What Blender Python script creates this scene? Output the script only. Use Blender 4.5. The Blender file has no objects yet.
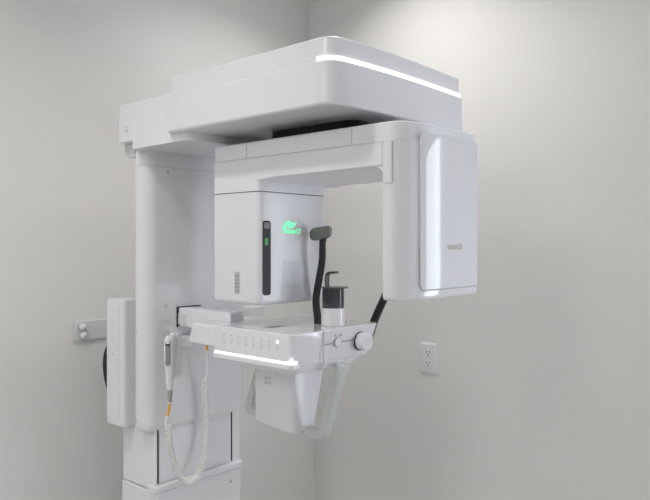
import bpy, bmesh, math
from mathutils import Vector, Matrix

SC = bpy.context.scene
COL = SC.collection
PI = math.pi

# ------------------------------------------------------------------ materials
def mat(name, color, rough=0.5, metal=0.0, coat=0.0, emit=None, strength=0.0, alpha=1.0, bump=0.0, bscale=300, var=0.0, spec=0.5):
    m = bpy.data.materials.new(name); m.use_nodes = True
    nt = m.node_tree; b = nt.nodes['Principled BSDF']
    b.inputs['Base Color'].default_value = (*color, 1)
    b.inputs['Roughness'].default_value = rough
    b.inputs['Metallic'].default_value = metal
    b.inputs['Coat Weight'].default_value = coat
    b.inputs['Coat Roughness'].default_value = 0.08
    b.inputs['Specular IOR Level'].default_value = spec
    b.inputs['Alpha'].default_value = alpha
    if emit:
        b.inputs['Emission Color'].default_value = (*emit, 1)
        b.inputs['Emission Strength'].default_value = strength
    if bump or var:
        tc = nt.nodes.new('ShaderNodeTexCoord')
        n = nt.nodes.new('ShaderNodeTexNoise'); n.inputs['Scale'].default_value = bscale
        n.inputs['Detail'].default_value = 4
        nt.links.new(tc.outputs['Object'], n.inputs['Vector'])
        if bump:
            bp = nt.nodes.new('ShaderNodeBump'); bp.inputs['Strength'].default_value = bump
            bp.inputs['Distance'].default_value = 0.001
            nt.links.new(n.outputs['Fac'], bp.inputs['Height'])
            nt.links.new(bp.outputs['Normal'], b.inputs['Normal'])
        if var:
            n2 = nt.nodes.new('ShaderNodeTexNoise'); n2.inputs['Scale'].default_value = 1.7
            nt.links.new(tc.outputs['Object'], n2.inputs['Vector'])
            r = nt.nodes.new('ShaderNodeMix'); r.data_type = 'RGBA'
            r.inputs['A'].default_value = (*[c*(1-var) for c in color], 1)
            r.inputs['B'].default_value = (*[min(1, c*(1+var)) for c in color], 1)
            nt.links.new(n2.outputs['Fac'], r.inputs['Factor'])
            nt.links.new(r.outputs['Result'], b.inputs['Base Color'])
    return m

WHITE = mat('white_plastic', (0.775, 0.775, 0.812), 0.32, coat=0.25)
GLOSS = mat('white_gloss_plastic', (0.775, 0.775, 0.812), 0.08, coat=0.6)
MATTE = mat('white_matte_plastic', (0.79, 0.79, 0.81), 0.5)
PANEL = mat('white_gloss_panel', (0.78, 0.78, 0.81), 0.05, coat=0.0)
LIP = mat('translucent_white_lip', (0.74, 0.75, 0.78), 0.25)
GREY = mat('grey_plastic', (0.56, 0.58, 0.58), 0.45)
LGREY = mat('light_grey_metal', (0.66, 0.67, 0.68), 0.4)
BLACK = mat('black_plastic', (0.010, 0.010, 0.011), 0.3, spec=0.2)
GAP = mat('dark_gap', (0.02, 0.018, 0.018), 0.7)
SEAM = mat('seam_grey', (0.42, 0.41, 0.42), 0.6)
RUBBER = mat('black_rubber', (0.016, 0.016, 0.017), 0.45)
PAD = mat('grey_rubber_pad', (0.17, 0.17, 0.16), 0.38)
SMOKE = mat('smoked_plastic', (0.035, 0.036, 0.045), 0.12, alpha=0.80)
BITE = mat('bite_piece_grey', (0.05, 0.05, 0.052), 0.3)
YELLOW = mat('yellow_sleeve', (0.85, 0.42, 0.01), 0.45)
RELIEF = mat('beige_grey_rubber', (0.36, 0.34, 0.31), 0.55)
BUTTON = mat('grey_button', (0.27, 0.28, 0.30), 0.4)
CORD = mat('white_cord', (0.86, 0.855, 0.84), 0.45)
GOLD = mat('gold_lettering', (0.36, 0.30, 0.22), 0.4)
INK = mat('grey_print', (0.36, 0.37, 0.39), 0.6)
PALEINK = mat('pale_grey_print', (0.55, 0.56, 0.58), 0.6)
STICK = mat('pale_sticker', (0.70, 0.72, 0.77), 0.25)
SILVER = mat('silver_label', (0.52, 0.53, 0.54), 0.45)
PLATE = mat('outlet_plastic', (0.74, 0.75, 0.77), 0.35)
LED = mat('white_led', (1, 1, 1), 0.4, emit=(1, 1, 1), strength=1.1)
LED2 = mat('white_led_soft', (1, 1, 1), 0.4, emit=(0.93, 0.96, 1), strength=0.8)
GLED = mat('green_led', (0.02, 0.3, 0.1), 0.4, emit=(0.17, 0.95, 0.45), strength=1.0)
GLED2 = mat('deep_green_led', (0.0, 0.05, 0.01), 0.3, emit=(0.0, 0.30, 0.035), strength=0.6)
ODOT = mat('amber_dot', (0.45, 0.25, 0.2), 0.5)
WALLP = mat('wall_paint', (0.742, 0.734, 0.724), 0.6, bump=0.08, bscale=260, var=0.012)
CEIL = mat('ceiling_paint', (0.80, 0.79, 0.77), 0.8, bump=0.1)
FLOOR = mat('vinyl_floor', (0.70, 0.68, 0.65), 0.45, var=0.08)
FRAME = mat('window_frame_white', (0.75, 0.75, 0.74), 0.4)
DAY = mat('frosted_daylight', (0.8, 0.85, 0.95), 0.4, emit=(0.84, 0.91, 1.0), strength=5.0)
TRIM = mat('lamp_trim', (0.8, 0.8, 0.8), 0.4)
LAMP = mat('lamp_diffuser', (1, 1, 1), 0.5, emit=(1, 0.98, 0.95), strength=6.0)

# ------------------------------------------------------------------ helpers
def obj(name, bm, m, parent=None, bevel=0.0, segs=3, angle=40, smooth=True, recalc=True):
    if recalc: bmesh.ops.recalc_face_normals(bm, faces=bm.faces[:])
    me = bpy.data.meshes.new(name); bm.to_mesh(me); bm.free()
    me.materials.append(m)
    o = bpy.data.objects.new(name, me); COL.objects.link(o)
    if smooth:
        for p in me.polygons: p.use_smooth = True
        if not bevel: me.set_sharp_from_angle(angle=math.radians(angle))
    if bevel:
        b = o.modifiers.new('bevel', 'BEVEL'); b.width = bevel; b.segments = segs
        b.limit_method = 'ANGLE'; b.angle_limit = math.radians(angle); b.harden_normals = True
    if parent is not None:
        o.parent = parent
        if parent.type == 'EMPTY': o.location = -parent.location
    return o

def thing(name, label, cat, loc):
    o = bpy.data.objects.new(name, None); COL.objects.link(o)
    o.location = loc; o.empty_display_size = 0.1
    o['label'] = label; o['category'] = cat
    return o

def struct(name, bm, m, **k):
    o = obj(name, bm, m, **k); o['kind'] = 'structure'; return o

def rrect(x0, y0, x1, y1, r=0.0, n=8):
    """outline; r scalar or (x0y0, x1y0, x1y1, x0y1)"""
    if not isinstance(r, (tuple, list)): r = (r,)*4
    out = []
    for (cx, cy, sx, sy, a0, rr) in ((x0, y0, 1, 1, 180, r[0]), (x1, y0, -1, 1, 270, r[1]), (x1, y1, -1, -1, 0, r[2]), (x0, y1, 1, -1, 90, r[3])):
        if rr <= 0: out.append((cx, cy)); continue
        for i in range(n+1):
            a = math.radians(a0 + 90*i/n)
            out.append((cx + sx*rr + rr*math.cos(a), cy + sy*rr + rr*math.sin(a)))
    return out

AX = {'x': lambda u, v, w: (w, u, v), 'y': lambda u, v, w: (u, w, v), 'z': lambda u, v, w: (u, v, w)}
def prism(bm, pts, axis, lo, hi):
    f = AX[axis]
    a = [bm.verts.new(f(u, v, lo)) for u, v in pts]; b = [bm.verts.new(f(u, v, hi)) for u, v in pts]
    n = len(pts)
    bm.faces.new(a); bm.faces.new(b[::-1])
    for i in range(n): bm.faces.new((a[i], b[i], b[(i+1) % n], a[(i+1) % n]))
    return bm
def prism_round(bm, outline, z0, z1, r, n=5):
    """vertical prism whose bottom edge is rounded by r; outline(i) = plan inset by i"""
    rings = []
    for k in range(n+1):
        a = PI/2*k/n; i = r*(1-math.sin(a)); z = z0+r*(1-math.cos(a))
        rings.append([(x, y, z) for x, y in outline(i)])
    rings.append([(x, y, z1) for x, y in outline(0)])
    return loft(bm, rings)
def loft(bm, rings, cap=True):
    vs = [[bm.verts.new(p) for p in r] for r in rings]
    n = len(rings[0])
    for a, b in zip(vs, vs[1:]):
        for i in range(n): bm.faces.new((a[i], a[(i+1) % n], b[(i+1) % n], b[i]))
    if cap: bm.faces.new(vs[0][::-1]); bm.faces.new(vs[-1])
    return bm
def box(bm, x0, y0, z0, x1, y1, z1): return prism(bm, [(x0, y0), (x1, y0), (x1, y1), (x0, y1)], 'z', z0, z1)
def B(): return bmesh.new()
def cyl(bm, c, axis, r, lo, hi, n=32):
    pts = [(c[0]+r*math.cos(2*PI*i/n), c[1]+r*math.sin(2*PI*i/n)) for i in range(n)]
    return prism(bm, pts, axis, lo, hi)
def catmull(P, n=8):
    P = [Vector(p) for p in P]; Q = [2*P[0]-P[1]] + P + [2*P[-1]-P[-2]]; out = []
    for i in range(1, len(Q)-2):
        a, b, c, d = Q[i-1:i+3]
        for k in range(n):
            t = k/n
            out.append(0.5*((2*b)+(c-a)*t+(2*a-5*b+4*c-d)*t*t+(3*b-a-3*c+d)*t**3))
    out.append(P[-1]); return out
def frames(P, up=None):
    T = [(P[min(i+1, len(P)-1)]-P[max(i-1, 0)]).normalized() for i in range(len(P))]
    u = Vector(up) if up else (Vector((0, 0, 1)) if abs(T[0].z) < .9 else Vector((0, 1, 0)))
    F = []
    for t in T:
        u = (u - t*u.dot(t)).normalized(); F.append((u.copy(), t.cross(u)))
    return F
def sweep(bm, P, section, up=None, scale=None):
    """section: list of (a,b): a along up vector, b along side"""
    P = [Vector(p) for p in P]; F = frames(P, up); rings = []
    for i, (p, (u, v)) in enumerate(zip(P, F)):
        s = scale[i] if scale else 1
        rings.append([p + u*a*s + v*b*s for a, b in section])
    return loft(bm, rings)
def circ(r, n=12, ry=None):
    return [(r*math.cos(2*PI*i/n), (ry or r)*math.sin(2*PI*i/n)) for i in range(n)]
def plate_x(bm, pts, x, t=0.0006): return prism(bm, pts, 'x', x-t, x)      # pts in (y,z)
def plate_y(bm, pts, y, t=0.0006): return prism(bm, pts, 'y', y, y+t)      # pts in (x,z)

def text_mesh(txt, size, face, origin, sx=1.0, ext=0.0004, spacing=1.0, bold=0.0):
    cu = bpy.data.curves.new('lettering', 'FONT'); cu.body = txt; cu.size = size
    cu.extrude = ext; cu.space_character = spacing; cu.offset = bold
    t = bpy.data.objects.new('lettering', cu); COL.objects.link(t)
    bpy.context.view_layer.update()
    me = bpy.data.meshes.new_from_object(t.evaluated_get(bpy.context.evaluated_depsgraph_get()))
    bpy.data.objects.remove(t)
    M = {'x': Matrix(((0, 0, 1), (1, 0, 0), (0, 1, 0))), 'y': Matrix(((1, 0, 0), (0, 0, -1), (0, 1, 0)))}[face]
    bm = B(); bm.from_mesh(me); bpy.data.meshes.remove(me)
    for v in bm.verts: v.co = M @ Vector((v.co.x*sx, v.co.y, v.co.z)) + Vector(origin)
    return bm

# ------------------------------------------------------------------ the room
RX, RY0, RY1, RH = 3.5, -2.2, 2.1, 2.75
lean = 0.016
def lx(z): return -lean*(z-1.5)
b = B(); box(b, -0.2, RY0-.1, -.1, RX+.1, RY1+.1, 0); struct('floor', b, FLOOR)
b = B(); box(b, -0.2, RY0-.1, RH, RX+.1, RY1+.1, RH+.1); struct('ceiling', b, CEIL)
b = B(); prism(b, [(-.15, 0), (lx(0), 0), (lx(RH), RH), (-.15, RH)], 'y', RY0-.1, RY1); struct('wall_left', b, WALLP, smooth=False)
# right wall with a window opening out of frame to the right
WX0, WX1, WZ0, WZ1 = 1.75, 2.60, 0.80, 1.92
b = B()
box(b, -.15, RY1, 0, WX0, RY1+.1, RH); box(b, WX1, RY1, 0, RX, RY1+.1, RH)
box(b, WX0, RY1, 0, WX1, RY1+.1, WZ0); box(b, WX0, RY1, WZ1, WX1, RY1+.1, RH)
struct('wall_right', b, WALLP, smooth=False)
b = B(); box(b, RX, RY0, 0, RX+.1, RY1, RH); struct('wall_front', b, WALLP, smooth=False)
b = B(); box(b, -.05, RY0-.1, 0, RX, RY0, RH); struct('wall_back', b, WALLP, smooth=False)
b = B(); box(b, WX0, RY1+.05, WZ0, WX1, RY1+.06, WZ1); w = struct('window_1', b, DAY, smooth=False)
b = B()
for x0, z0, x1, z1 in ((WX0, WZ0, WX0+.03, WZ1), (WX1-.03, WZ0, WX1, WZ1), (WX0, WZ0, WX1, WZ0+.03), (WX0, WZ1-.03, WX1, WZ1)):
    box(b, x0, RY1+.01, z0, x1, RY1+.05, z1)
obj('window_frame', b, FRAME, w)

# ------------------------------------------------------------------ the machine
M = thing('dental_x_ray_machine', 'tall white panoramic dental x-ray unit with overhead rotating arm and control tray', 'x-ray machine', (0.27, 1.235, 0))

# --- fixed column
b = B()
prism(b, rrect(0.200, 1.075, 0.362, 1.385, (0, .006, .006, 0)), 'z', 0.815, 0.99)
base = obj('fixed_column', b, MATTE, M, bevel=.002)
b = B(); prism(b, rrect(0.206, 1.094, 0.318, 1.380, .004), 'z', 0.992, 1.335)
obj('column_spine', b, MATTE, M, bevel=.003)
b = B(); prism(b, rrect(0.199, 1.071, 0.370, 1.384, (.004, .010, .010, .004)), 'z', 0.0, 0.812)
fb = obj('column_base', b, WHITE, M, bevel=.004)
b = B(); prism(b, rrect(0.34, 1.062, 0.378, 1.382, (.0, .008, .008, .0)), 'z', 0.8135, 0.832)
obj('ledge', b, WHITE, fb, bevel=.004)
for y in (1.11, 1.34):
    b = B(); cyl(b, (y, .775), 'x', .0045, .3695, .3715, 16); obj('screw', b, SEAM, fb)
b = B(); box(b, 0.12, 1.0, 0.0, 0.95, 1.47, 0.02); obj('floor_plate', b, LGREY, M, bevel=.006)
# recessed front panel between two dark slots
for y in (1.0835, 1.349):
    b = B(); box(b, 0.3618, y-.0022, 0.834, 0.3632, y+.0022, 0.99); obj('slot', b, GAP, base, smooth=False)
b = B(); box(b, 0.3619, 1.0875, 0.834, 0.3645, 1.345, 0.976); obj('service_panel', b, WHITE, base, bevel=.0008)

# --- moving column
plan = rrect(0.322, 1.037, 0.37, 1.410, (.004, .040, .040, .004), 10)
b = B(); prism_round(b, lambda i: rrect(0.322, 1.037+i, 0.37-i, 1.410-i, (.004, .040-i, .040-i, .004), 10), 0.978, 1.7145, .022)
col = obj('column_cover', b, WHITE, M)
b = B(); prism(b, rrect(0.325, 1.0385, 0.3688, 1.4085, (.004, .039, .039, .004), 10), 'z', 1.705, 1.725); obj('column_gap', b, SEAM, M)
b = B(); prism(b, plan, 'z', 1.7155, 1.765); obj('column_head', b, WHITE, M, bevel=.001)
for y, z in ((1.112, 1.700), (1.105, 1.327), (1.335, 1.700), (1.335, 1.327)):
    b = B(); cyl(b, (y, z), 'x', .0045, .3695, .3708, 16); obj('screw_cap', b, PALEINK, col)
for z in (1.26, 1.012):
    b = B(); cyl(b, (.3275, z), 'y', .0038, 1.0362, 1.0375, 16); obj('screw_cap', b, PALEINK, col)
# --- slit of the tray carriage
b = B(); prism(b, [(1.1405, 1.2650), (1.1455, 1.2650), (1.1455, 1.3195), (1.225, 1.3195), (1.225, 1.3220), (1.1405, 1.3220)], 'x', .3695, .3732); obj('carriage_slot', b, GAP, M)
b = B(); prism(b, rrect(1.1435, 1.270, 1.445, 1.3055, .004), 'x', .3695, .412); obj('carriage_bar', b, LGREY, M, bevel=.002)

# --- side box
b = B(); prism(b, rrect(0.183, 1.033, 0.266, 1.0915, (.003, .012, .003, .003)), 'z', 0.982, 1.342)
sb = obj('side_box', b, WHITE, M, bevel=.003)
b = B(); prism(b, rrect(0.1836, 1.00, 0.25, 1.325, (.001, .006, .006, .001)), 'y', 1.0318, 1.0332); obj('cover_plate', b, WHITE, sb, bevel=.0006)
b = B(); cyl(b, (.217, 1.185), 'y', .0025, 1.0312, 1.0322, 12); obj('screw', b, SEAM, sb)

# --- duct behind the column top
b = B(); prism(b, [(0.270, 1.785), (0.3215, 1.785), (0.3215, 1.742), (.285, 1.742), (.276, 1.745), (.271, 1.754)], 'y', 1.036, 1.41)
obj('cable_duct', b, LGREY, M, bevel=.0015)

# --- overhead cover
b = B(); prism(b, rrect(0.352, 1.010, 0.605, 1.475, (0, .045, .045, 0)), 'z', 1.757, 1.853)
prism(b, rrect(0.283, 1.010, 0.352, 1.475, (.004, 0, 0, .004)), 'z', 1.780, 1.853)
bc = obj('rear_cover', b, WHITE, M)
b = B(); prism(b, rrect(0.2832, 1.0125, 0.60, 1.4725, (.004, .04, .04, .004)), 'z', 1.852, 1.884); obj('rear_cover_cap', b, WHITE, bc, bevel=.003)
b = B()
plate_y(b, rrect(.314, 1.8165, .330, 1.8175), 1.0096, .0008); plate_y(b, rrect(.316, 1.8205, .329, 1.8225), 1.0096, .0008)
for i in range(4): plate_y(b, rrect(.314+i*.0042, 1.807, .317+i*.0042, 1.8125), 1.0096, .0008)
obj('emblem', b, PALEINK, bc)
CY0 = .991
def front_arc(i=0.0, n=10):
    # from the start of the near corner, round the bowed front, to the far corner
    out = []
    c1 = (1.040, CY0+.046); r1 = .046-i
    for k in range(n+1):
        a = math.radians(270+76*k/n); out.append((c1[0]+r1*math.cos(a), c1[1]+r1*math.sin(a)))
    p0 = (out[-1][0], out[-1][1]); p2 = (1.086-i, 1.474); p1 = (1.1015-i*.9, 1.20)
    for k in range(1, 15):
        t = k/14; out.append(tuple((1-t)**2*a+2*t*(1-t)*b+t*t*c for a, b, c in zip(p0, p1, p2)))
    r2 = .034; c2 = (1.086-r2, 1.474); 
    for k in range(1, 9):
        a = math.radians(90*k/8); out.append((c2[0]+(r2-i)*math.cos(a), c2[1]+(r2-i)*math.sin(a)))
    return out
def cover_plan(i=0.0, x0=.528):
    return [(x0, CY0+.012), (x0+.004, CY0+i+.003), (x0+.012, CY0+i)] + front_arc(i) + [(x0, 1.508-i)]
b = B(); prism(b, cover_plan(), 'z', 1.7775, 1.8675)
tc = obj('top_cover', b, WHITE, M, bevel=.006, segs=4)
b = B(); prism(b, cover_plan(.008, .536), 'z', 1.866, 1.916)
obj('top_cap', b, WHITE, tc, bevel=.004, segs=4)
# glowing strip round the front
def strip(bm, i, z0, z1, w):
    P = [Vector((x, y, 0)) for x, y in front_arc(i)]
    P = [P[0]-Vector((-.004, 0, 0))*0] + P[1:]
    rings = []
    for k, p in enumerate(P):
        t = (P[min(k+1, len(P)-1)]-P[max(k-1, 0)]).normalized(); nrm = Vector((t.y, -t.x, 0))
        f = min(1, .45+.08*k) ; o = p + nrm*w; q = p - nrm*.008
        rings.append([(o.x, o.y, z0), (o.x, o.y, z1), (q.x, q.y, z1), (q.x, q.y, z0)])
    return loft(bm, rings)
b = B(); strip(b, .008, 1.8688, 1.8755, .0042); obj('light_strip', b, LED, tc)

# --- rotating arm
sp = rrect(.608, 1.086, .772, 1.335, (.006, .014, .03, .006), 8)
b = B(); prism(b, rrect(.73, 1.153, 1.006, 1.34, .03), 'z', 1.7445, 1.7795); obj('rotary_joint', b, BLACK, M)
ax1 = 1.137
b = B()
prism(b, [(.6035, 1.6515), (.6035, 1.7065), (ax1, 1.7065), (ax1, 1.6585), (.82, 1.6555), (.78, 1.6515)], 'y', 1.086, 1.366)
arm = obj('rotating_arm', b, WHITE, M, bevel=.003, segs=3)
b = B(); prism(b, rrect(.6025, 1.0855, .772, 1.335, (.006, .014, .03, .006), 8), 'z', 1.6265, 1.656); obj('arm_neck', b, WHITE, arm)
# source housing
b = B(); prism(b, rrect(.603, 1.087, .771, 1.334, (.006, .014, .03, .006), 8), 'z', 1.61, 1.63); obj('housing_gap', b, GAP, arm)
b = B(); prism_round(b, lambda i: rrect(.602+i, 1.086+i, .772-i, 1.335-i, (.006, .014, .03, .006), 8), 1.352, 1.6245, .013)
src = obj('source_housing', b, WHITE, M)
FX = .772
b = B(); plate_x(b, rrect(1.0975, 1.377, 1.1235, 1.556, .007), FX+.0012, .004); obj('indicator_window', b, BLACK, src)
b = B(); plate_x(b, rrect(1.104, 1.497, 1.114, 1.514, .002), FX+.0016, .001); obj('green_indicator', b, GLED2, src)
b = B(); plate_x(b, rrect(1.101, 1.537, 1.120, 1.552, .004), FX+.0016, .001); obj('sensor_lens', b, PAD, src)
# leaf emblem and lettering
def lp(px, py):   # emblem outline measured on the housing face
    t = (px-325)/672; ax, ay = -.6655+.7464*t, .7464+.6655*t
    k = (FX-1.95)/ax
    return (k*ay, 1.5-(py-244)/672*k)
Z = lambda x, y: lp(275+x*35/648, 215+y*27/500)
leaf = [(215,178),(232,208),(262,232),(300,240),(335,228),(362,200),(378,168),(398,128),(372,142),(345,155),(318,152),(300,138),(270,118),(240,115),(205,130),(175,162),(155,205),(148,250),(158,300),(172,338),(205,335),(192,290),(188,245),(195,205),(206,182)]
b = B(); pts = [Z(*p) for p in leaf]
vs0 = [b.verts.new((FX+.0012, y, z)) for y, z in pts]; vs1 = [b.verts.new((FX-.001, y, z)) for y, z in pts]
fc = b.faces.new(vs0)
for i in range(len(pts)): j = (i+1) % len(pts); b.faces.new((vs0[i], vs1[i], vs1[j], vs0[j]))
bmesh.ops.triangulate(b, faces=[fc])
obj('leaf_emblem', b, GLED, src, smooth=False)
vein = [(222,158),(245,162),(275,178),(300,186),(322,184),(300,176),(275,166),(248,152)]
b = B(); plate_x(b, [Z(*p) for p in vein], FX+.0016, .0006); obj('leaf_vein', b, mat('dim_green_led', (0, .3, .1), .4, emit=(.03, .55, .2), strength=1), src, smooth=False)
y0, z0 = Z(222, 338); y1, _ = Z(458, 280)
b = text_mesh('Green CT', 0.0165, 'x', (FX+.0009, y0, z0), sx=0.70, bold=.0002); obj('display_lettering', b, GLED, src, smooth=False)
b = B(); plate_x(b, rrect(1.167, 1.391, 1.229, 1.458, .001), FX+.0006, .001); obj('sticker', b, STICK, src)
b = B(); plate_y(b, rrect(.684, 1.378, .7035, 1.432, .0015), 1.0854, .001); lab = obj('rating_label', b, SILVER, src)
b = B()
for k in range(5): plate_y(b, rrect(.687, 1.382+k*.0092, .700, 1.3875+k*.0092), 1.0852, .0004)
plate_y(b, rrect(.6865, 1.381, .6878, 1.429), 1.0852, .0004)
obj('label_print', b, INK, src)

# sensor housing (far end of the arm), its outer face bowed
HCX, HCY, HA, HB = 1.150, 1.186, .049, .100
def hplan(x0, grow=0.0, y1=1.363):
    out = [(x0, HCY-HB-grow)]
    n = 16
    for i in range(n+1):
        t = PI/2*(1-i/n); out.append((HCX+(HA+grow)*math.cos(t), HCY-(HB+grow)*math.sin(t)))
    r = .012
    for i in range(7):
        t = PI/2*i/6; out.append((HCX+HA+grow-r+r*math.cos(t), y1-r+r*math.sin(t)))
    out.append((x0, y1)); return out
b = B(); prism_round(b, lambda i: hplan(1.1375, -i, y1=1.363-i), 1.386, 1.7075, .010)
sh = obj('sensor_housing', b, GLOSS, M)
# front panel: follows the bow, standing 4 mm proud
def bow(t, g): return (HCX+(HA+g)*math.cos(t), HCY-(HB+g)*math.sin(t))
def panel(bm, g0, g1, tmax, y1, z0, z1, r=.012):
    prof = [(bow(tmax*(1-i/18), g0), bow(tmax*(1-i/18), g1)) for i in range(19)]
    for y in (1.25, 1.30, 1.345, y1): prof.append(((HCX+HA+g0, y), (HCX+HA+g1, y)))
    rings = []
    ys = [p[1][1] for p in prof]; ya, yb = ys[0], ys[-1]
    for (i, (p, q)) in enumerate(prof):
        d = min(q[1]-ya, r); e = r-math.sqrt(max(0, r*r-(r-d)**2)) if d < r else 0
        rings.append([(p[0], p[1], z0+e), (q[0], q[1], z0+e), (q[0], q[1], z1-e), (p[0], p[1], z1-e)])
    return loft(bm, rings)
b = B(); panel(b, -.001, .0014, math.radians(30.5), 1.3525, 1.4045, 1.5); obj('panel_shadow_line', b, SEAM, sh)  # grey strip standing in for the shadow line along the panel's lower edge
b = B(); panel(b, -.001, .0032, math.radians(30), 1.3520, 1.4070, 1.725); obj('front_panel', b, PANEL, sh, bevel=.0012, segs=2)
b = text_mesh('vatech', 0.0225, 'x', (HCX+HA+.0034, 1.224, 1.4885), sx=1.0, spacing=1.05); obj('panel_lettering', b, GOLD, sh, smooth=False)
b = B(); prism(b, hplan(.603, -.0025, y1=1.3595), 'z', 1.7055, 1.7465); cap = obj('arm_cap', b, WHITE, M, bevel=.004)
for x in (.725, 1.055):
    b = B(); box(b, x-.0006, 1.0880, 1.709, x+.0006, 1.0890, 1.742); obj('seam', b, SEAM, cap, smooth=False)
b = B(); box(b, 1.1601, 1.0850, 1.622, 1.1611, 1.0868, 1.7045); obj('seam', b, SEAM, arm, smooth=False)
b = B(); box(b, 1.1378, 1.0852, 1.6215, 1.161, 1.0866, 1.6225); obj('seam', b, SEAM, arm, smooth=False)
b = B(); prism(b, [(1.139, 1.657), (1.139, 1.632)] + [(1.1125+.025*math.cos(a), 1.634+.025*math.sin(a)) for a in [PI/2*i/8 for i in range(9)]], 'y', 1.0875, 1.362); obj('arm_fillet', b, WHITE, arm)

# --- control tray
TZ = 1.297
b = B()
# plan: rear at x .535, front at .899 ; lower edge tapers inwards
top = rrect(.625, 1.069, .899, 1.394, (.004, .014, .022, .01), 6)
def ring(z, inset, dx=0, dy=0): 
    return [(.76+(x-.76)*(1-inset*.7)+dx, 1.235+(y-1.235)*(1-inset)+dy, z) for x, y in top]
def tray_ring(z, f, g):   # g = how far the far (+Y) / front-low edges pull in
    return [(x-(.010*g if x > .80 else 0), y-(.034*g*((y-1.069)/.325)), z) for x, y in top]
loft(b, [tray_ring(1.2185, 0, 1.0), tray_ring(1.222, 0, .9), tray_ring(TZ, 0, 0)])
tray = obj('control_tray', b, GLOSS, M, bevel=.006, segs=4)
b = B(); prism(b, [(.515, 1.243), (.532, TZ), (.63, TZ), (.63, 1.241)], 'y', 1.0700, 1.30); obj('tray_wing', b, GLOSS, tray, bevel=.007, segs=4)
b = B(); loft(b, [[(x, y, 1.197) for x, y in rrect(.68, 1.105, .868, 1.33, .03, 6)], [(x, y, 1.2205) for x, y in rrect(.66, 1.085, .885, 1.355, .03, 6)]]); obj('tray_belly', b, WHITE, tray, bevel=.004)
# front lip with the glowing line
b = B(); prism(b, rrect(.623, 1.0655, .8965, 1.10, (.004, .012, .004, .004)), 'z', 1.2165, 1.2290); obj('tray_lip', b, LIP, tray, bevel=.003)
b = B(); prism(b, rrect(.624, 1.0675, .8985, 1.09, (.004, .013, .004, .004)), 'z', 1.2295, 1.2348); obj('tray_light', b, LED2, tray, bevel=.001)
b = B(); prism(b, [(.884, 1.2354), (.8955, 1.2354), (.8985, 1.2445), (.8968, 1.2450), (.892, 1.2385)], 'y', 1.0685, 1.072); obj('tray_light', b, LED2, tray)
# touch keys: a dot above a small two-line symbol
for k in range(8):
    x = .664 + k*(.852-.664)/7; y = 1.0684
    b = B(); 
    for (a0, c0, a1, c1) in ((-.005, -.010, .002, -.0085), (-.004, -.0135, .004, -.0125), (-.005, -.017, -.001, -.0155), (.0005, -.0185, .004, -.0155), (-.004, -.0215, .001, -.0205)):
        if (k+int(c0*2000)) % 4 == 0: a1 += .0012
        plate_y(b, rrect(x+a0, 1.277+c0, x+a1, 1.277+c1), y, .001)
    key = obj('touch_key', b, PALEINK, tray, smooth=False)
    b = B(); cyl(b, (x, 1.277), 'y', .0036 if k == 7 else .0016, y-.0003, y+.001, 20)
    obj('key_light', b, LED if k == 7 else (ODOT if k % 3 == 0 else INK), tray)
# right-hand end: seam, knob, button
b = B(); box(b, .8982, 1.1735, 1.222, .8994, 1.1755, 1.296); obj('end_seam', b, SEAM, tray, smooth=False)
b = B(); box(b, .8950, 1.1765, 1.2618, .8990, 1.372, 1.2630); obj('end_groove', b, SEAM, tray, smooth=False)
b = B(); box(b, .70, 1.1738, TZ-.001, .8985, 1.1752, TZ+.0002); obj('top_seam', b, PALEINK, tray, smooth=False)
b = B(); cyl(b, (1.3135, 1.2575), 'x', .0235, .8955, .8975, 32); ks = obj('knob_gap', b, GAP, tray)
b = B(); cyl(b, (1.3135, 1.2575), 'x', .0215, .896, .921, 40); kn = obj('knob', b, WHITE, tray, bevel=.003)
b = B(); cyl(b, (1.3135, 1.2575), 'x', .0150, .9208, .9215, 40); obj('knob_face', b, GLOSS, tray)
bz = B(); cyl(bz, (1.2265, 1.264), 'x', .0125, .896, .8985, 28); obj('button_ring', bz, SEAM, tray)
bz = B(); cyl(bz, (1.2265, 1.264), 'x', .0112, .896, .9002, 28); obj('push_button', bz, GLOSS, tray, bevel=.001)
for y in (1.2175, 1.2375):
    bz = B(); cyl(bz, (y, 1.2805), 'x', .0022, .897, .8994, 14); obj('end_light', bz, INK, tray)
b = B(); box(b, .752, 1.118, TZ-.001, .770, 1.165, TZ+.0006); obj('tray_slot', b, RELIEF, tray, smooth=False)
# arm from carriage to tray
b = B(); prism(b, rrect(1.1445, 1.267, 1.190, 1.3200, .004), 'x', .3735, .60)
obj('tray_arm', b, WHITE, M, bevel=.004)

# --- chin rest
cx, cyy = .852, 1.262
b = B(); cyl(b, (cx, cyy), 'z', .030, TZ-.001, 1.342, 40); cr = obj('chin_rest', b, GLOSS, M, bevel=.004)
b = B(); cyl(b, (cx, cyy), 'z', .0272, 1.3415, 1.392, 36); obj('smoked_cup', b, SMOKE, cr, bevel=.001)
b = B(); cyl(b, (cx+.004, cyy+.003), 'z', .0335, 1.3905, 1.3935, 36); obj('cup_rim', b, BITE, cr, bevel=.001)
b = B()
sec = rrect(-.0058, -.003, .0058, .003, .001, 3)
pth = catmull([(.838, 1.255, 1.352), (.838, 1.255, 1.395), (.838, 1.255, 1.417), (.8405, 1.255, 1.4245), (.848, 1.255, 1.4285), (.870, 1.255, 1.430)], 5)
sweep(b, pth, sec, up=(0, 1, 0)); obj('bite_piece', b, BITE, cr)
b = B(); box(b, .826, 1.250, 1.350, .848, 1.262, 1.389); obj('bite_holder', b, BLACK, cr, bevel=.001)

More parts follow.
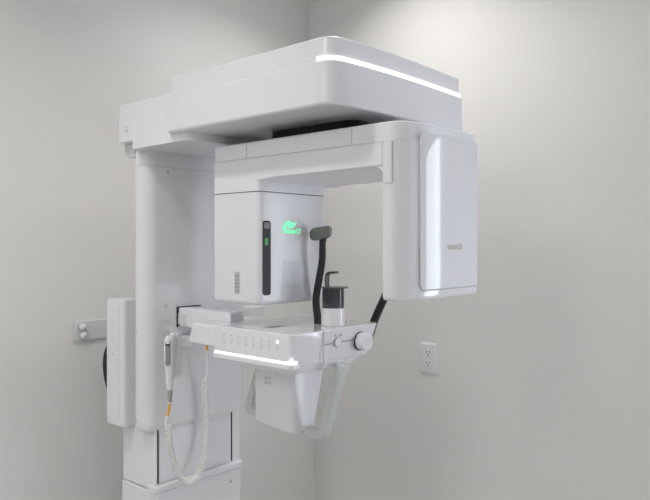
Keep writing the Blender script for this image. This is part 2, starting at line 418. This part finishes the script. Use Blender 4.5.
# --- temple supports
def stem(path, sc, sec, up):
    bm = B(); P = catmull(path, 6); n = len(P)
    s = [sc[0]+(sc[1]-sc[0])*i/(n-1) for i in range(n)]
    sweep(bm, P, sec, up=up, scale=s); return bm
sec = rrect(-.0050, -.0105, .0050, .0105, .004, 4)
def q(px, py, y):   # joint of the support measured in its own upright plane
    t = (px-325)/672; k = y/(.7464+.6655*t)
    return (1.95+k*(-.6655+.7464*t), y, 1.5-(py-244)/672*k)
SY = 1.268
x_, y_, z_ = q(317.5, 316, SY)
b = stem([(x_+.002, SY, TZ-.001), (x_, SY, z_), q(316, 300, SY), q(319, 280, SY), q(322, 262, SY), q(322.5, 248, SY), q(322.5, 240, SY)], (1.05, .88), sec, (0, 1, 0))
ts = obj('temple_support', b, RUBBER, M)
b = B()
pr = rrect(-.0345, -.0172, .0345, .0172, .0145, 6)
px_, _, pz_ = q(323.2, 233, SY)
rings = []
for (dy, s) in ((-.0065, .90), (-.0045, .98), (0, 1.0), (.0045, .98), (.0065, .90)):
    rings.append([(px_+u*s, SY-.004+dy-abs(u)*abs(u)*5.0, pz_+v*s*(1-.14*(u+.032)/.065)+u*.13) for u, v in pr])
loft(b, rings); obj('temple_pad', b, PAD, ts)
b = B(); prism(b, [(px_-.003, pz_-.035), (px_+.003, pz_-.035), (px_+.010, pz_-.012), (px_-.010, pz_-.012)], 'y', SY-.003, SY+.004); obj('pad_yoke', b, RUBBER, ts, bevel=.001)
b = stem([(.859, 1.403, 1.262), (.866, 1.408, 1.292), (.876, 1.415, 1.322), (.889, 1.42, 1.352), (.906, 1.42, 1.385), (.925, 1.42, 1.42), (.940, 1.42, 1.46), (.947, 1.418, 1.528)], (1.1, .95), sec, (0, 1, 0))
ts2 = obj('temple_support', b, RUBBER, M)
b = B(); rings = []
for (dy, s) in ((-.0065, .90), (-.0045, .98), (0, 1.0), (.0045, .98), (.0065, .90)):
    rings.append([(.947+u*s, 1.417+dy-abs(u)*abs(u)*5.0, 1.533+v*s) for u, v in pr])
loft(b, rings); obj('temple_pad', b, PAD, ts2)

# --- lower housing with grip bars
b = B()
tp = rrect(.666, 1.167, .800, 1.300, (.006, .016, .016, .006), 6); bt = rrect(.668, 1.167, .806, 1.252, (.006, .018, .018, .006), 6)
loft(b, [[(x, y, 1.047-.012*(x-.668)/.138) for x, y in bt], [(x, y, 1.10) for x, y in rrect(.667, 1.167, .804, 1.268, (.006, .017, .017, .006), 6)], [(x, y, 1.204) for x, y in tp]])
lh = obj('lower_housing', b, WHITE, M, bevel=.006, segs=3)
b = B(); plate_y(b, rrect(.705, 1.160, .728, 1.1645), 1.1667, .001); plate_y(b, rrect(.715, 1.166, .719, 1.169), 1.1667, .001)
for i in range(5): plate_y(b, rrect(.704+i*.0052, 1.147, .708+i*.0052, 1.155), 1.1667, .001)
obj('emblem', b, PALEINK, lh, smooth=False)
gs = rrect(-.0145, -.0110, .0145, .0110, .004, 4)
def grip(path):
    bm = B(); P = []
    pts = [Vector(p) for p in path]
    # straight runs with rounded corner
    a, c, d = pts; r = .022
    q0 = c+(a-c).normalized()*r; q1 = c+(d-c).normalized()*r
    P = [a] + [q0.lerp(c, t).lerp(c.lerp(q1, t), t) for t in [i/8 for i in range(9)]] + [d]
    sweep(bm, P, gs, up=(0, 1, 0)); return bm
b = grip([(.775, 1.222, 1.040), (.8555, 1.222, 1.031), (.916, 1.225, 1.214)]); obj('grip_bar', b, GREY, M, bevel=.002)
b = grip([(.69, 1.232, 1.047), (.575, 1.232, 1.047), (.648, 1.232, 1.225)]); obj('grip_bar', b, GREY, M, bevel=.002)
b = B(); prism(b, rrect(.84, 1.185, .893, 1.262, .012), 'z', 1.204, 1.222); obj('grip_mount', b, WHITE, M, bevel=.003)

# --- handset cradle
b = B()
loft(b, [[(.398+.010*s*math.sin(a)*1.2, 1.1190+.0150*s*math.cos(a), z) for a in [2*PI*i/20 for i in range(20)]] for z, s in ((1.128, .55), (1.133, .85), (1.143, 1), (1.235, 1), (1.248, .9), (1.254, .6))])
cl = obj('handset_cradle', b, GLOSS, M)
b = B()
loft(b, [[(.406+.009*s*math.sin(a), 1.1015+.0095*s*math.cos(a), z) for a in [2*PI*i/20 for i in range(20)]] for z, s in ((1.19, .5), (1.20, .9), (1.215, 1), (1.24, 1), (1.250, .9), (1.257, .5))])
obj('cradle_jaw', b, GLOSS, cl)
b = B(); box(b, .371, 1.12, 1.205, .392, 1.20, 1.240); obj('cradle_mount', b, WHITE, cl, bevel=.004)

# ------------------------------------------------------------------ handset
H = thing('exposure_handset', 'white hand switch with grey button hanging in its cradle on a coiled cord', 'hand switch', (.425, 1.08, 0.80))
HX = .424
def hr(y, z, w, d, n=24):
    return [(HX+d*math.sin(2*PI*i/n), y+w*math.cos(2*PI*i/n), z) for i in range(n)]
b = B()
loft(b, [hr(1.0800, 1.105, .0078, .0075), hr(1.0795, 1.112, .0088, .0085), hr(1.079, 1.135, .0105, .010), hr(1.0782, 1.165, .0132, .012), hr(1.0775, 1.195, .0148, .0125), hr(1.0778, 1.225, .0150, .0125), hr(1.0785, 1.241, .0140, .0115), hr(1.079, 1.2485, .0118, .009), hr(1.0795, 1.2525, .007, .005)])
hb = obj('handset_body', b, GLOSS, H, angle=60)
# the button sits on the side turned to the room
def sidepatch(bm, zc, hz, hw, prow, yc=1.0778, r=.008):
    """rounded patch on the body's -Y/+X side"""
    ax = Vector((.60, -.80, 0)); side = Vector((.80, .60, 0))
    o = Vector((HX, yc, zc)) + ax*(.0130)
    pts = rrect(-hw, -hz, hw, hz, min(r, hw*.95), 6)
    loft(bm, [[o+side*u+Vector((0, 0, v))-ax*.006 for u, v in pts], [o+side*u+Vector((0, 0, v))+ax*prow for u, v in pts]])
    return bm
b = B(); sidepatch(b, 1.2070, .0350, .0066, .0012); obj('button_bezel', b, BUTTON, hb, bevel=.0006)
b = B(); sidepatch(b, 1.2020, .0250, .0052, .0022); obj('grey_button', b, BUTTON, hb, bevel=.001)
b = B(); sidepatch(b, 1.2360, .0050, .0050, .0016, r=.002); obj('lit_button', b, LIP, hb, bevel=.0006)
b = B(); sidepatch(b, 1.2285, .0022, .0058, .0018, r=.001); obj('button_divider', b, BLACK, hb)
b = B(); loft(b, [hr(1.0805, 1.072, .0045, .0045), hr(1.0800, 1.088, .0060, .006), hr(1.0800, 1.106, .0078, .0076)]); obj('strain_relief', b, RELIEF, H)
b = B(); sweep(b, [(HX, 1.0805, 1.073), (HX, 1.0785, 1.066), (HX, 1.073, 1.042), (HX, 1.0715, 1.035)], circ(.0017, 8)); cd = obj('cord_end', b, CORD, H)
b = B(); sweep(b, [(HX, 1.0783, 1.066), (HX, 1.0765, 1.055), (HX, 1.0728, 1.036)], circ(.0034, 12)); obj('yellow_sleeve', b, YELLOW, cd)
# coil
path = catmull([(HX, 1.0735, 1.012), (HX, 1.076, .985), (HX, 1.082, .945), (HX, 1.092, .905), (HX, 1.108, .868), (HX, 1.130, .843), (HX, 1.150, .836), (HX-.004, 1.172, .842), (HX-.010, 1.192, .862), (HX-.02, 1.211, .895), (HX-.024, 1.220, .935), (HX-.026, 1.222, .99), (HX-.026, 1.220, 1.05), (HX-.022, 1.217, 1.11)], 14)
L = [0.0]
for p, q in zip(path, path[1:]): L.append(L[-1]+(q-p).length)
FR = frames(path, (1, 0, 0)); pitch = .0064; per = 14
turns = int(L[-1]/pitch); coil = []; j = 0
for k in range(turns*per+1):
    s = min(L[-1]*k/(turns*per), L[-1])
    while j < len(L)-2 and L[j+1] < s: j += 1
    t = (s-L[j])/(L[j+1]-L[j]); p = path[j].lerp(path[j+1], t); u = FR[j][0].lerp(FR[j+1][0], t); v = FR[j][1].lerp(FR[j+1][1], t)
    a = 2*PI*k/per; coil.append(p+u*.0072*math.cos(a)+v*.0072*math.sin(a))
coil = catmull([(HX, 1.0716, 1.036), (HX+.001, 1.066, 1.024), (HX+.003, 1.064, 1.016), (HX+.007, 1.069, 1.010)], 5) + coil + catmull([(HX-.020, 1.215, 1.116), (HX-.010, 1.213, 1.125), (HX-.004, 1.209, 1.16), (HX, 1.206, 1.20)], 5)
b = B(); sweep(b, coil, circ(.0023, 8), up=(1, 0, 0)); obj('coiled_cord', b, CORD, H)
b = B(); sweep(b, [(HX, 1.2062, 1.195), (HX, 1.206, 1.215), (HX+.02, 1.2055, 1.236)], circ(.0019, 8)); ce = obj('cord_end', b, CORD, H)
b = B(); sweep(b, [(HX, 1.2062, 1.197), (HX, 1.206, 1.207), (HX+.001, 1.206, 1.219)], circ(.0036, 12)); obj('yellow_sleeve', b, YELLOW, ce)
b = B(); sweep(b, [(HX+.02, 1.2055, 1.236), (HX+.035, 1.2055, 1.250), (HX+.04, 1.2055, 1.2625)], circ(.0030, 10)); obj('cord_plug', b, CORD, H)

# ------------------------------------------------------------------ wall bracket
W = thing('wall_bracket', 'light grey flat metal bar bolted to the left wall behind the machine', 'bracket', (0.0, 1.11, 1.20))
b = B(); prism(b, rrect(1.024, 1.203, 1.20, 1.262, .005), 'x', lx(1.23)+.0003, .012); obj('bracket_plate', b, LGREY, W, bevel=.0015)
b = B(); prism(b, rrect(1.188, 1.203, 1.20, 1.262), 'x', .0121, .2055); obj('bracket_arm', b, LGREY, W, bevel=.001)
for y, z in ((1.0475, 1.245), (1.051, 1.2185)):
    b = B(); cyl(b, (y, z), 'x', .0145, .0120, .0150, 28); ws = obj('washer', b, GREY, W, bevel=.0008)
    b = B(); loft(b, [[(.015+h, y+r*math.cos(2*PI*i/24), z+r*math.sin(2*PI*i/24)) for i in range(24)] for h, r in ((0, .0105), (.004, .0105), (.008, .009), (.0105, .006), (.0115, .002))]); obj('bolt_cap', b, GLOSS, ws)

# ------------------------------------------------------------------ dark cable behind the side box
b = B(); sweep(b, catmull([(.150, 1.088, 1.235), (.143, 1.066, 1.205), (.141, 1.053, 1.17), (.142, 1.051, 1.13), (.145, 1.056, 1.09), (.152, 1.068, 1.04), (.160, 1.088, 1.01)], 6), circ(.0065, 10), up=(1, 0, 0))
k = obj('power_cable', b, RUBBER); k['label'] = 'black cable looping out behind the white side box of the machine'; k['category'] = 'cable'

# ------------------------------------------------------------------ wall outlet
O = thing('wall_outlet', 'white duplex power outlet on the right wall', 'power outlet', (.59, RY1, 1.081))
ox0, ox1, oz0, oz1 = .554, .628, 1.0235, 1.138
b = B()
def oring(i, y): return [(x, y, z) for x, z in rrect(ox0+i, oz0+i, ox1-i, oz1-i, .002, 3)]
loft(b, [oring(0, RY1-.0003), oring(0, RY1-.002), oring(.006, RY1-.0065), oring(.007, RY1-.0067)]); obj('outlet_plate', b, PLATE, O, angle=25)
for z in (1.1005, 1.0615):
    ro = [(0.591+.0172*math.cos(a), z+max(-.0135, min(.0135, .0172*math.sin(a)))) for a in [2*PI*i/36 for i in range(36)]]
    b = B(); prism(b, ro, 'y', RY1-.0082, RY1-.006); rc = obj('receptacle', b, WHITE, O, bevel=.0006)
    for (dx, dz, w, h) in ((-.0063, .004, .0013, .0045), (.0063, .004, .0011, .0037)):
        b = B(); box(b, .591+dx-w, RY1-.0086, z+dz-h, .591+dx+w, RY1-.0081, z+dz+h); obj('contact_slot', b, GAP, rc, smooth=False)
    b = B(); cyl(b, (.591, z-.0072), 'y', .0027, RY1-.0086, RY1-.0081, 14); obj('contact_slot', b, GAP, rc)
b = B(); cyl(b, (.591, 1.081), 'y', .003, RY1-.0075, RY1-.0060, 16); obj('screw', b, LGREY, O)

# ------------------------------------------------------------------ ceiling lamps and an added fill panel
def downlight(x, y, power, r=.065, color=(1, .98, .95), spread=140):
    k = len([o for o in COL.objects if o.name.startswith('trim_')])+1
    b = B()
    n = 40
    loft(b, [[(x+q*math.cos(2*PI*i/n), y+q*math.sin(2*PI*i/n), z) for i in range(n)] for q, z in ((r+.03, RH), (r+.03, RH-.004), (r+.004, RH-.010), (r, RH-.004), (r, RH-.0005))], cap=False)
    ring = struct('trim_%d' % k, b, TRIM)
    b = B(); cyl(b, (x, y), 'z', r, RH-.003, RH-.001, n); obj('lamp_diffuser', b, LAMP, ring)
    ld = bpy.data.lights.new('ceiling_lamp', 'AREA'); ld.shape = 'DISK'; ld.size = r*2; ld.energy = power; ld.color = color
    ld.spread = math.radians(spread)
    lo = bpy.data.objects.new('ceiling_lamp', ld); COL.objects.link(lo); lo.location = (x, y, RH-.012)
downlight(.68, .18, 6.6, spread=125)
downlight(.62, 1.66, 4.4, spread=120)
downlight(1.16, 1.46, 1.5, spread=122)
# added fill light, shaped as a broad ceiling panel behind the camera
def fill_panel_light(x, y, sx, sy, power):
    k = len([o for o in COL.objects if o.name.startswith('trim_')])+1
    b = B()
    for x0, y0, x1, y1 in ((x-sx/2-.02, y-sy/2-.02, x+sx/2+.02, y-sy/2), (x-sx/2-.02, y+sy/2, x+sx/2+.02, y+sy/2+.02), (x-sx/2-.02, y-sy/2, x-sx/2, y+sy/2), (x+sx/2, y-sy/2, x+sx/2+.02, y+sy/2)):
        box(b, x0, y0, RH-.012, x1, y1, RH)
    ring = struct('trim_%d' % k, b, TRIM)
    b = B(); box(b, x-sx/2, y-sy/2, RH-.004, x+sx/2, y+sy/2, RH-.001); obj('lamp_diffuser', b, LAMP, ring)
    ld = bpy.data.lights.new('added_fill_panel', 'AREA'); ld.shape = 'RECTANGLE'; ld.size = sx; ld.size_y = sy; ld.energy = power; ld.color = (.97, .98, 1)
    lo = bpy.data.objects.new('added_fill_panel', ld); COL.objects.link(lo); lo.location = (x, y, RH-.014)
fill_panel_light(1.5, -1.5, .6, 1.2, 8.5)

wd = bpy.data.worlds.new('world'); SC.world = wd; wd.use_nodes = True
wd.node_tree.nodes['Background'].inputs['Color'].default_value = (.8, .85, .9, 1)
wd.node_tree.nodes['Background'].inputs['Strength'].default_value = .3

# ------------------------------------------------------------------ camera
cam = bpy.data.cameras.new('camera'); co = bpy.data.objects.new('camera', cam); COL.objects.link(co)
cam.sensor_width = 36; cam.lens = 672/650*36; cam.shift_y = -6/650; cam.clip_start = .02
co.location = (1.95, 0, 1.5); co.rotation_euler = (PI/2, 0, math.asin(.6655))
SC.camera = co
vs = SC.view_settings
vs.view_transform = 'Standard'; vs.look = 'None'; vs.gamma = 1; vs.exposure = 0.13
vs.use_curve_mapping = False
